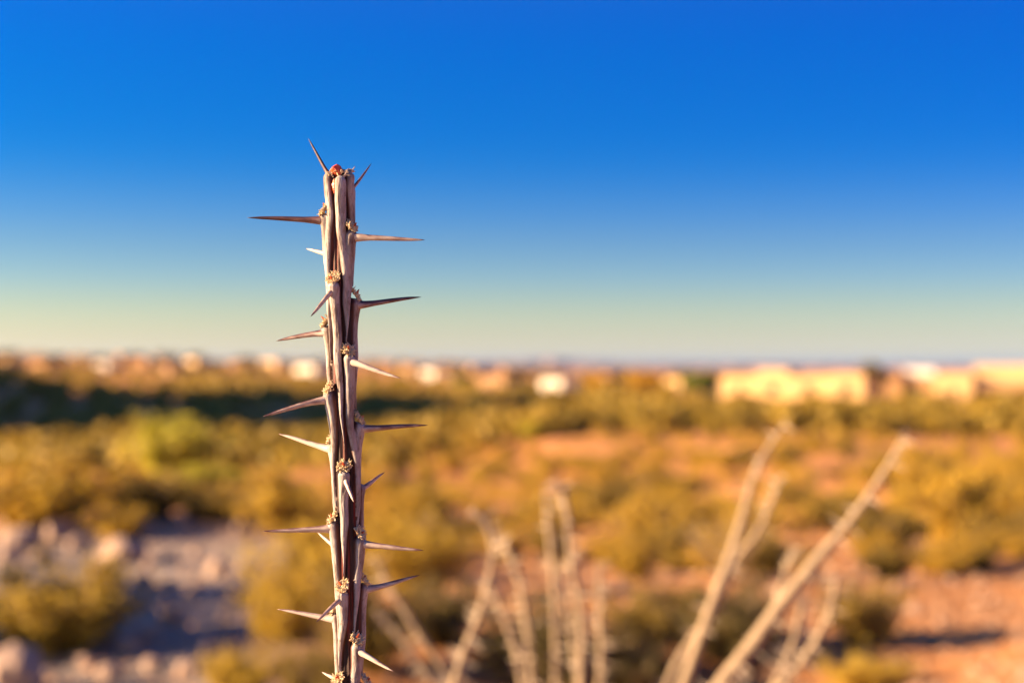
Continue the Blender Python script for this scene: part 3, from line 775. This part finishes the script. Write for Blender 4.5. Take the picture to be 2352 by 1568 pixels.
# thorn foot height (photo px), bearing round the stem (deg, 0 faces the camera, + is right), tip pixel, tip depth towards camera (px), darkness, tuft
NODES = [
    (418, 13, (801, 387), 26, 0.25, 0), (403, -62, (708, 318), -8, 0.95, 0), (402, 66, (816, 381), 8, 0.1, 0), (436, 104, (853, 375), -45, 0.5, 0), (412, 178, None, 0, 0.3, 0),
    (503, -80, (568, 500), 8, 0.85, 1), (542, 58, (976, 551), 40, 0.35, 1), (581, -140, (703, 571), -75, 0.0, 0), (660, -19, (713, 727), 80, 0.15, 1), (698, 92, (968, 682), -10, 0.75, 1),
    (760, -97, (634, 783), -20, 0.45, 1), (824, 34, (921, 868), 70, 0.1, 1), (852, 180, None, 0, 0.2, 1), (911, -64, (604, 956), 40, 0.35, 1), (981, 82, (983, 976), 10, 0.55, 1),
    (1030, -114, (640, 996), -55, 0.05, 1), (1088, -2, (813, 1153), 78, 0.1, 1), (1124, 122, (884, 1084), -80, 0.25, 0), (1208, -74, (603, 1219), 20, 0.3, 1), (1242, 62, (973, 1263), 40, 0.3, 1),
    (1268, -150, (728, 1220), -80, 0.0, 0), (1361, -20, (726, 1428), 78, 0.15, 1), (1352, 98, (964, 1320), -15, 0.3, 1), (1420, -104, (637, 1398), -30, 0.1, 1), (1482, 34, (905, 1541), 72, 0.1, 1),
    (1500, 180, None, 0, 0.2, 1), (1574, -48, (690, 1640), 50, 0.3, 1), (1571, -146, (739, 1542), -60, 0.0, 0), (1580, 86, (945, 1600), 10, 0.3, 1)]
tt, ph = 1640.0, 178.0
while tt < 11000:
    NODES.append((tt, ph, None, 0, 0.3, 0)); tt += 56 + random.uniform(-9, 9) + max(0, (tt - 2000) * 0.008); ph = (ph + 135 + random.uniform(-9, 9) + 180) % 360 - 180
NT = np.array([n[0] for n in NODES]); NP = np.array([n[1] for n in NODES])
def wrap(a): return (a + 180) % 360 - 180
NL, ND = [], []
for q in range(len(NODES)):
    best = None
    for j_ in range(len(NODES)):
        dt = NT[j_] - NT[q]
        if 210 < dt < 620 and abs(wrap(NP[j_] - NP[q])) < 30 and (best is None or dt < best[0]): best = (dt, wrap(NP[j_] - NP[q]))
    NL.append(best[0] * 0.86 if best else 420.0); ND.append(best[1] if best else 0.0)

rows = np.concatenate([np.arange(381, 1640, 1.6), np.arange(1640, 3000, 8.0), np.arange(3000, 11300, 26.0)])
nC = 240
phi = np.linspace(-180, 180, nC, endpoint=False)
Rg = np.zeros((len(rows), nC)); Rb = np.zeros((len(rows), nC)); Ag = np.zeros((len(rows), nC))
for i_, t_ in enumerate(rows):
    R0 = float(Rad(t_))
    fl = R0 * 0.64 * math.sqrt(min(1, max(0.0, (t_ - 400) / 12.0)))
    r_ = fl * (1 + 0.05 * np.sin(np.radians(phi * 11 + t_ * 0.05)) + 0.05 * lattice(phi / 7.0, phi * 0 + t_ / 60.0, 31))
    rb = np.zeros(nC); near = np.where(np.abs(NT - t_) < 85)[0]
    for q in np.where((NT < t_ + 16) & (NT + np.array(NL) > t_))[0]:
        s = t_ - NT[q] + 14; Lq = NL[q] + 14
        if s <= 0: continue
        u = s / Lq
        cphi = NP[q] + ND[q] * u * u * (3 - 2 * u) + 4.5 * math.sin(t_ / 41.0 + q * 1.7) * min(1, s / 60)
        wq = np.interp(u, [0, 0.08, 0.25, 0.55, 0.75, 0.9, 1.0], [26, 27, 25.5, 20, 11.5, 5, 0.5]) * math.sqrt(max(0.0, 1 - max(0, 1 - s / 17.0) ** 2))
        if q == 0: wq *= 1.12
        if wq < 0.3: continue
        for jj in near:
            if jj == q: continue
            dp = wrap(cphi - NP[jj])
            if 8 < abs(dp) < 80: cphi += math.copysign(13.0, dp) * math.exp(-((t_ - NT[jj] + 8) / 34.0) ** 2) * (1 - abs(dp) / 95)
        dq = np.abs(wrap(phi - cphi)) / wq
        top = R0 * (1 + (0.46 if NT[q] > 450 else 0.10) * math.exp(-s / 48.0) - 0.14 * max(0, u - 0.6) / 0.4 + 0.035 * math.sin(s / 27.0 + q))
        top *= 1 + 0.030 * lattice((phi - cphi) / 5.0, phi * 0 + t_ / 40.0 + q, 33) + 0.02 * lattice((phi - cphi) / 2.5, phi * 0 + t_ / 11.0 + q, 34)
        prof = np.sqrt(np.clip(1 - np.clip(dq, 0, 1) ** 2.1, 0, 1)) * math.sqrt(max(0.0, 1 - max(0, 1 - s / (15.0 if NT[q] > 450 else 24.0)) ** 2))
        rr = np.where(dq < 1, fl + (top - fl) * prof, 0)
        if fl < 5: rr = np.where(dq < 1, top * prof, 0)
        up = rr > r_
        r_ = np.where(up, rr, r_)
        rb = np.maximum(rb, np.clip(1 - dq, 0, 1))
    Rg[i_] = r_; Rb[i_] = rb
cen = np.array([unproj(ax(t_), t_, D0) for t_ in rows])
sp_, cp_ = np.sin(np.radians(phi)), np.cos(np.radians(phi))
BASE = cen[-1].copy(); BASE[2] = float(H(BASE[0], BASE[1]))
V = cen[:, None, :] + PS * Rg[..., None] * (RT[None, None] * sp_[None, :, None] - FW[None, None] * cp_[None, :, None]) - BASE
nRw = len(rows)
i, j = np.meshgrid(np.arange(nRw - 1), np.arange(nC), indexing='ij'); jn = (j + 1) % nC
Q = np.stack([i * nC + j, (i + 1) * nC + j, (i + 1) * nC + jn, i * nC + jn], -1).reshape(-1, 4)[:, ::-1]
Vv = np.vstack([V.reshape(-1, 3), [cen[0] - BASE]])
Fq = Q.tolist() + [(nRw * nC, (q + 1) % nC, q) for q in range(nC)]

# bark: grey ribs, red-brown margins, dark grooves
m, t, b, o = mat('ocotillo_bark')
co = t.nodes.new('ShaderNodeTexCoord').outputs['Object']
st1 = noise(t, 700, 5, 0.6, co, (1, 1, 0.045)); st2 = noise(t, 260, 5, 0.65, co, (1, 1, 0.30)); st3 = noise(t, 2600, 3, 0.6, co, (1, 1, 0.15)); blot = noise(t, 900, 4, 0.7, co, (1, 1, 0.5))
ribf = attr(t, 'rib')
bark = ramp(t, st2, [(0.30, (0.11, 0.062, 0.044)), (0.42, (0.24, 0.195, 0.175)), (0.55, (0.37, 0.335, 0.32)), (0.8, (0.46, 0.43, 0.42))])
bark = mix(t, 0.45, bark, ramp(t, st3, [(0.3, (0.62, 0.50, 0.42)), (0.6, (1.0, 0.98, 0.96))]), 'MULTIPLY')
bark = mix(t, ramp(t, blot, [(0.56, (0, 0, 0)), (0.70, (0.8, 0.8, 0.8))]), bark, (0.14, 0.075, 0.05))
groove = ramp(t, st1, [(0.40, (0.016, 0.006, 0.005)), (0.53, (0.040, 0.012, 0.009)), (0.60, (0.15, 0.022, 0.013)), (0.68, (0.34, 0.020, 0.012))])
edge = math_(t, 'ADD', ribf, math_(t, 'MULTIPLY', math_(t, 'SUBTRACT', st1, 0.5), 0.16))
rim = mix(t, ramp(t, edge, [(0.00, (0, 0, 0)), (0.06, (1, 1, 1))]), groove, (0.085, 0.028, 0.018))
colr = mix(t, ramp(t, edge, [(0.07, (0, 0, 0)), (0.20, (1, 1, 1))]), rim, bark)
t.links.new(colr, b.inputs['Base Color'])
b.inputs['Roughness'].default_value = 0.55; b.inputs['Specular IOR Level'].default_value = 0.35
bump(t, b, math_(t, 'ADD', st3, math_(t, 'MULTIPLY', st1, 0.8)), 0.5, 0.00025)
M['ocotillo_bark'] = m

# thorns
m, t, b, o = mat('thorn')
co = t.nodes.new('ShaderNodeTexCoord').outputs['Object']
ns = noise(t, 900, 4, 0.6, co, (0.25, 0.25, 1)); uu = attr(t, 'along'); tp = attr(t, 'topside'); dk = attr(t, 'dark')
fac = math_(t, 'ADD', math_(t, 'MULTIPLY', math_(t, 'SUBTRACT', dk, 0.12), 0.9), math_(t, 'MULTIPLY', tp, 0.42))
fac = math_(t, 'ADD', fac, math_(t, 'MULTIPLY', math_(t, 'SUBTRACT', ns, 0.5), 1.1))
fac = math_(t, 'ADD', fac, ramp(t, uu, [(0.05, (0, 0, 0)), (0.5, (0.06, 0.06, 0.06)), (0.86, (0.12, 0.12, 0.12)), (1.0, (0.6, 0.6, 0.6))]))
fac = math_(t, 'SUBTRACT', fac, ramp(t, uu, [(0.0, (0.6, 0.6, 0.6)), (0.22, (0, 0, 0))]))
colr = ramp(t, fac, [(0.10, (0.50, 0.42, 0.36)), (0.40, (0.32, 0.23, 0.20)), (0.62, (0.15, 0.07, 0.065)), (0.95, (0.045, 0.018, 0.022))])
t.links.new(colr, b.inputs['Base Color']); b.inputs['Roughness'].default_value = 0.45; b.inputs['Specular IOR Level'].default_value = 0.4
bump(t, b, ns, 0.4, 0.0002)
M['thorn'] = m

def wool(name, cols, tr=0.3):
    leaf_mat(name, cols, tr); M[name].node_tree.nodes['Principled BSDF'].inputs['Roughness'].default_value = 0.8
wool('wool', [(0.56, 0.42, 0.24), (0.72, 0.59, 0.37), (0.80, 0.68, 0.47), (0.70, 0.53, 0.32)])
wool('red_bud', [(0.50, 0.07, 0.03), (0.62, 0.16, 0.06), (0.66, 0.24, 0.10)], 0.4)
m, t, b, o = mat('red_resin')
n_ = noise(t, 900, 4, 0.6)
t.links.new(ramp(t, n_, [(0.3, (0.38, 0.03, 0.015)), (0.55, (0.62, 0.10, 0.03)), (0.75, (0.75, 0.30, 0.12))]), b.inputs['Base Color'])
b.inputs['Roughness'].default_value = 0.3; b.inputs['Subsurface Weight'].default_value = 0.25; b.inputs['Subsurface Radius'].default_value = (0.002, 0.0006, 0.0003); b.inputs['Subsurface Scale'].default_value = 1.0
bump(t, b, n_, 0.6, 0.0005); M['red_resin'] = m

root = obj('ocotillo', None, None, BASE)
tag(root, 'upright thorny grey ocotillo stem in sharp focus with dark grooves and broken red tip', 'ocotillo', 'ocotillo plants')
me = mesh('stem', Vv, Fq, 'ocotillo_bark', True)
at_ = me.attributes.new('rib', 'FLOAT', 'POINT'); at_.data.foreach_set('value', np.append(Rb.ravel(), 0.0).astype(np.float32))
obj('stem', me, root)

def surf(t_, ph_, r_px):
    a = R_(ph_)
    return unproj(ax(t_), t_, D0) + PS * r_px * (RT * math.sin(a) - FW * math.cos(a))
def thorn_mesh(p0, radial, tip, dark, scale=1.0, seed=0, rk=0.24):
    r = np.random.default_rng(seed)
    Lg = np.linalg.norm(tip - p0); n = 12; N_ = 30
    axis = (tip - p0) / Lg
    side = np.cross(axis, [0, 0, 1.0]); side /= np.linalg.norm(side) + 1e-9; upv = np.cross(side, axis)
    p1 = p0 + radial * Lg * rk + (tip - p0) * 0.10
    p2 = p0 + (tip - p0) * 0.62 + upv * Lg * r.uniform(-0.035, 0.03) + side * Lg * r.uniform(-0.02, 0.02)
    us = np.linspace(0, 1, N_) ** 1.15
    pts = np.array([(1 - u) ** 3 * p0 + 3 * u * (1 - u) ** 2 * p1 + 3 * u * u * (1 - u) * p2 + u ** 3 * tip for u in us])
    rd = np.interp(us, [0, 0.10, 0.18, 0.32, 0.62, 0.85, 0.96, 1], [6, 11.0, 9.2, 7.0, 5.3, 3.5, 1.5, 0.2]) * PS * scale
    tan = np.gradient(pts, axis=0); tan /= np.linalg.norm(tan, axis=1)[:, None]
    Vt, al, tpd = [], [], []
    for i_ in range(N_):
        a = np.cross(tan[i_], [0, 0, 1.0]); a /= np.linalg.norm(a) + 1e-9; c = np.cross(a, tan[i_])
        for j_ in range(n):
            q = 2 * math.pi * j_ / n
            rr_ = rd[i_] * (1 + 0.07 * math.sin(3 * q + seed))
            fl_ = 0.9 if us[i_] > 0.2 else 1.0
            Vt.append(pts[i_] + rr_ * (a * math.cos(q) * fl_ + c * math.sin(q) * (1.05 if math.sin(q) < 0 else 0.85)))
            al.append(us[i_]); tpd.append(max(0, math.sin(q)))
    Ft = [(i_ * n + j_, i_ * n + (j_ + 1) % n, (i_ + 1) * n + (j_ + 1) % n, (i_ + 1) * n + j_) for i_ in range(N_ - 1) for j_ in range(n)]
    Ft.append(tuple((N_ - 1) * n + j_ for j_ in range(n)))
    me_ = mesh('thorn', Vt, Ft, 'thorn', True)
    for nm, dat in (('along', al), ('topside', tpd), ('dark', [dark] * len(al))):
        me_.attributes.new(nm, 'FLOAT', 'POINT').data.foreach_set('value', np.array(dat, np.float32))
    return me_

def tuft(c, radial, seed, n=140, w_=13.0):
    r = np.random.default_rng(seed); mb = MB()
    nrm = radial * 0.8 + np.array([0, 0, 0.6]); nrm /= np.linalg.norm(nrm)
    e1 = np.cross(nrm, [0, 0, 1.0]); e1 /= np.linalg.norm(e1); e2 = np.cross(e1, nrm)
    for q in range(n):
        a = r.uniform(0, 6.28); rr_ = w_ * math.sqrt(r.random())
        off = e1 * math.cos(a) * rr_ + e2 * math.sin(a) * rr_ * 1.05
        s0 = c + PS * (off - nrm * 2)
        d = nrm * r.uniform(0.5, 1.0) + (e1 * math.cos(a) + e2 * math.sin(a)) * rr_ / w_ * 0.7 + r.normal(0, 0.35, 3); d /= np.linalg.norm(d)
        Ln = r.uniform(4.5, 10) * PS; kk = r.normal(0, 0.3, 3)
        pts = [s0, s0 + d * Ln * 0.4, s0 + d * Ln * 0.75 + kk * Ln * 0.3, s0 + d * Ln + kk * Ln * 0.8]
        wd = r.uniform(1.1, 2.2) * PS
        mb.tube(pts, [wd, wd * 1.15, wd * 0.9, wd * 0.4], 5)
    bd = MB()
    for q in range(1):
        d = nrm + r.normal(0, 0.35, 3) + np.array([0, 0, 0.3]); d /= np.linalg.norm(d)
        s0 = c + PS * (nrm * 2 + e1 * r.normal(0, 3.5) + e2 * r.normal(0, 3)); Ln = r.uniform(8, 16) * PS
        bd.tube([s0, s0 + d * Ln * 0.4, s0 + d * Ln * 0.75, s0 + d * Ln], [3.2 * PS, 3.0 * PS, 1.7 * PS, 0.2 * PS], 6)
    return mb, bd

generic = None
for q, (t_, ph_, tip, dz, dark, tf) in enumerate(NODES):
    a = R_(ph_); radial = RT * math.sin(a) - FW * math.cos(a)
    R0 = float(Rad(t_))
    p0 = surf(t_ + 3, ph_, R0 * 0.62)
    if tip is not None or t_ < 1640:
        tp_ = unproj(tip[0], tip[1], D0 - dz * PS) if tip else p0 + PS * (radial * 130 + np.array([0, 0, random.uniform(-20, 30)]))
        ln = np.linalg.norm(tp_ - p0) / PS
        sc = min(1.0, max(0.42 if t_ < 450 else 0.86, ln / 120))
        if q in (0, 2): sc = 0.5
        obj('thorn', thorn_mesh(p0 - BASE, radial, tp_ - BASE, dark, sc * (0.72 if t_ < 450 else 1), q, 0.05 if t_ < 450 else 0.24), root)
    else:
        if generic is None:
            generic = thorn_mesh(np.zeros(3), np.array([0, -1.0, 0]), np.array([0.0, -1, 0.08]) * 150 * PS, 0.3, 1.0, 99)
        obj('thorn', generic, root, p0 - BASE, math.atan2(radial[0], -radial[1]))
    if tf:
        c = surf(t_ - 21, ph_, R0 * 0.99)
        mb, bd = tuft(c - BASE, radial, 300 + q)
        tu = obj('wool_tuft', mb.mesh('wool_tuft', 'wool'), root)
        obj('bud', bd.mesh('bud', 'red_bud'), tu)

# broken tip: red resinous stub, cream bud scales, a red bud in the groove
import bmesh
def chunk(name, px, py, dz, wx, wy, matn, seed, parent=root):
    bm = bmesh.new(); bmesh.ops.create_icosphere(bm, subdivisions=3, radius=1.0)
    r = np.random.default_rng(seed); dirs = r.normal(0, 1, (8, 3)); dirs /= np.linalg.norm(dirs, axis=1)[:, None]
    c = unproj(px, py, D0 - dz * PS) - BASE
    for v in bm.verts:
        p = np.array(v.co)
        for dd in dirs:
            e = p @ dd
            if e > 0.62: p = p - dd * (e - 0.62) * 0.85
        p = p * (1 + r.normal(0, 0.03))
        tp_ = 1 - 0.35 * max(0, p[2])
        v.co = Vector(c + PS * np.array([p[0] * wx * tp_, p[1] * wx * tp_, p[2] * wy]))
    me_ = bpy.data.meshes.new(name); bm.to_mesh(me_); bm.free(); me_.materials.append(M[matn])
    return obj(name, me_, parent)
chunk('broken_stub', 773, 391, 12, 14, 20, 'red_resin', 4)
chunk('red_bud', 767, 428, 27, 5.5, 17, 'red_resin', 5)
r = np.random.default_rng(77)
for q in range(18):
    px, py = r.uniform(757, 806), r.uniform(398, 422); py = py - 6 * math.cos((px - 781) / 20)
    dzz = r.uniform(-10, 22); c = unproj(px, py, D0 - dzz * PS) - BASE
    d = np.array([r.normal(0, 0.6), -0.6 + r.normal(0, 0.4), r.uniform(0.2, 1.0)]); d /= np.linalg.norm(d); s_ = np.cross(d, r.normal(0, 1, 3)); s_ /= np.linalg.norm(s_); nn_ = np.cross(d, s_)
    L_, W_ = r.uniform(6, 11) * PS, r.uniform(2.5, 5) * PS
    v = [c - s_ * W_, c + s_ * W_, c + d * L_ * 0.6 + s_ * W_ * 0.8 + nn_ * W_ * 0.5, c + d * L_ + nn_ * W_ * 1.1, c + d * L_ * 0.6 - s_ * W_ * 0.9 + nn_ * W_ * 0.5]
    v2 = [p + nn_ * 0.8 * PS for p in v]
    f = [(0, 1, 2, 3, 4), (9, 8, 7, 6, 5)] + [(a_, a_ + 5, (a_ + 1) % 5 + 5, (a_ + 1) % 5) for a_ in range(5)]
    obj('bud_scale', mesh('bud_scale', v + v2, f, 'wool'), root)
mb, bd = tuft(unproj(757, 399, D0 - 14 * PS) - BASE, -FW * 0.7 - RT * 0.5, 901, 22, 6.5); obj('wool_tuft', mb.mesh('wool_tuft', 'wool'), root)
mb, bd = tuft(unproj(806, 394, D0 - 4 * PS) - BASE, -FW * 0.7 + RT * 0.3, 902, 16, 5.0); obj('wool_tuft', mb.mesh('wool_tuft', 'wool'), root)
# fine loose fibre above a front tuft
fb = MB(); q0 = unproj(769, 648, D0 - 37 * PS) - BASE; q1 = unproj(776, 605, D0 - 45 * PS) - BASE
fb.tube([q0, (q0 + q1) / 2 + RT * PS * 2, q1], [0.5 * PS, 0.4 * PS, 0.15 * PS], 4); obj('fibre', fb.mesh('fibre', 'wool'), root)

# ------------------------------------------------------------------ air
m = bpy.data.materials.new('haze'); m.use_nodes = True; t = m.node_tree; t.nodes.clear()
ou = t.nodes.new('ShaderNodeOutputMaterial'); pv = t.nodes.new('ShaderNodeVolumePrincipled')
pv.inputs['Color'].default_value = (0.30, 0.50, 1.0, 1); pv.inputs['Density'].default_value = 3.2e-5; pv.inputs['Anisotropy'].default_value = 0.0
t.links.new(pv.outputs[0], ou.inputs['Volume']); M['haze'] = m
hb = MB(); hb.box(-14600, 14600, -14600, 14600, -45, 72)
tag(obj('haze', hb.mesh('haze', 'haze')), 'pale dusty air that turns the far range blue', 'haze', kind='stuff')
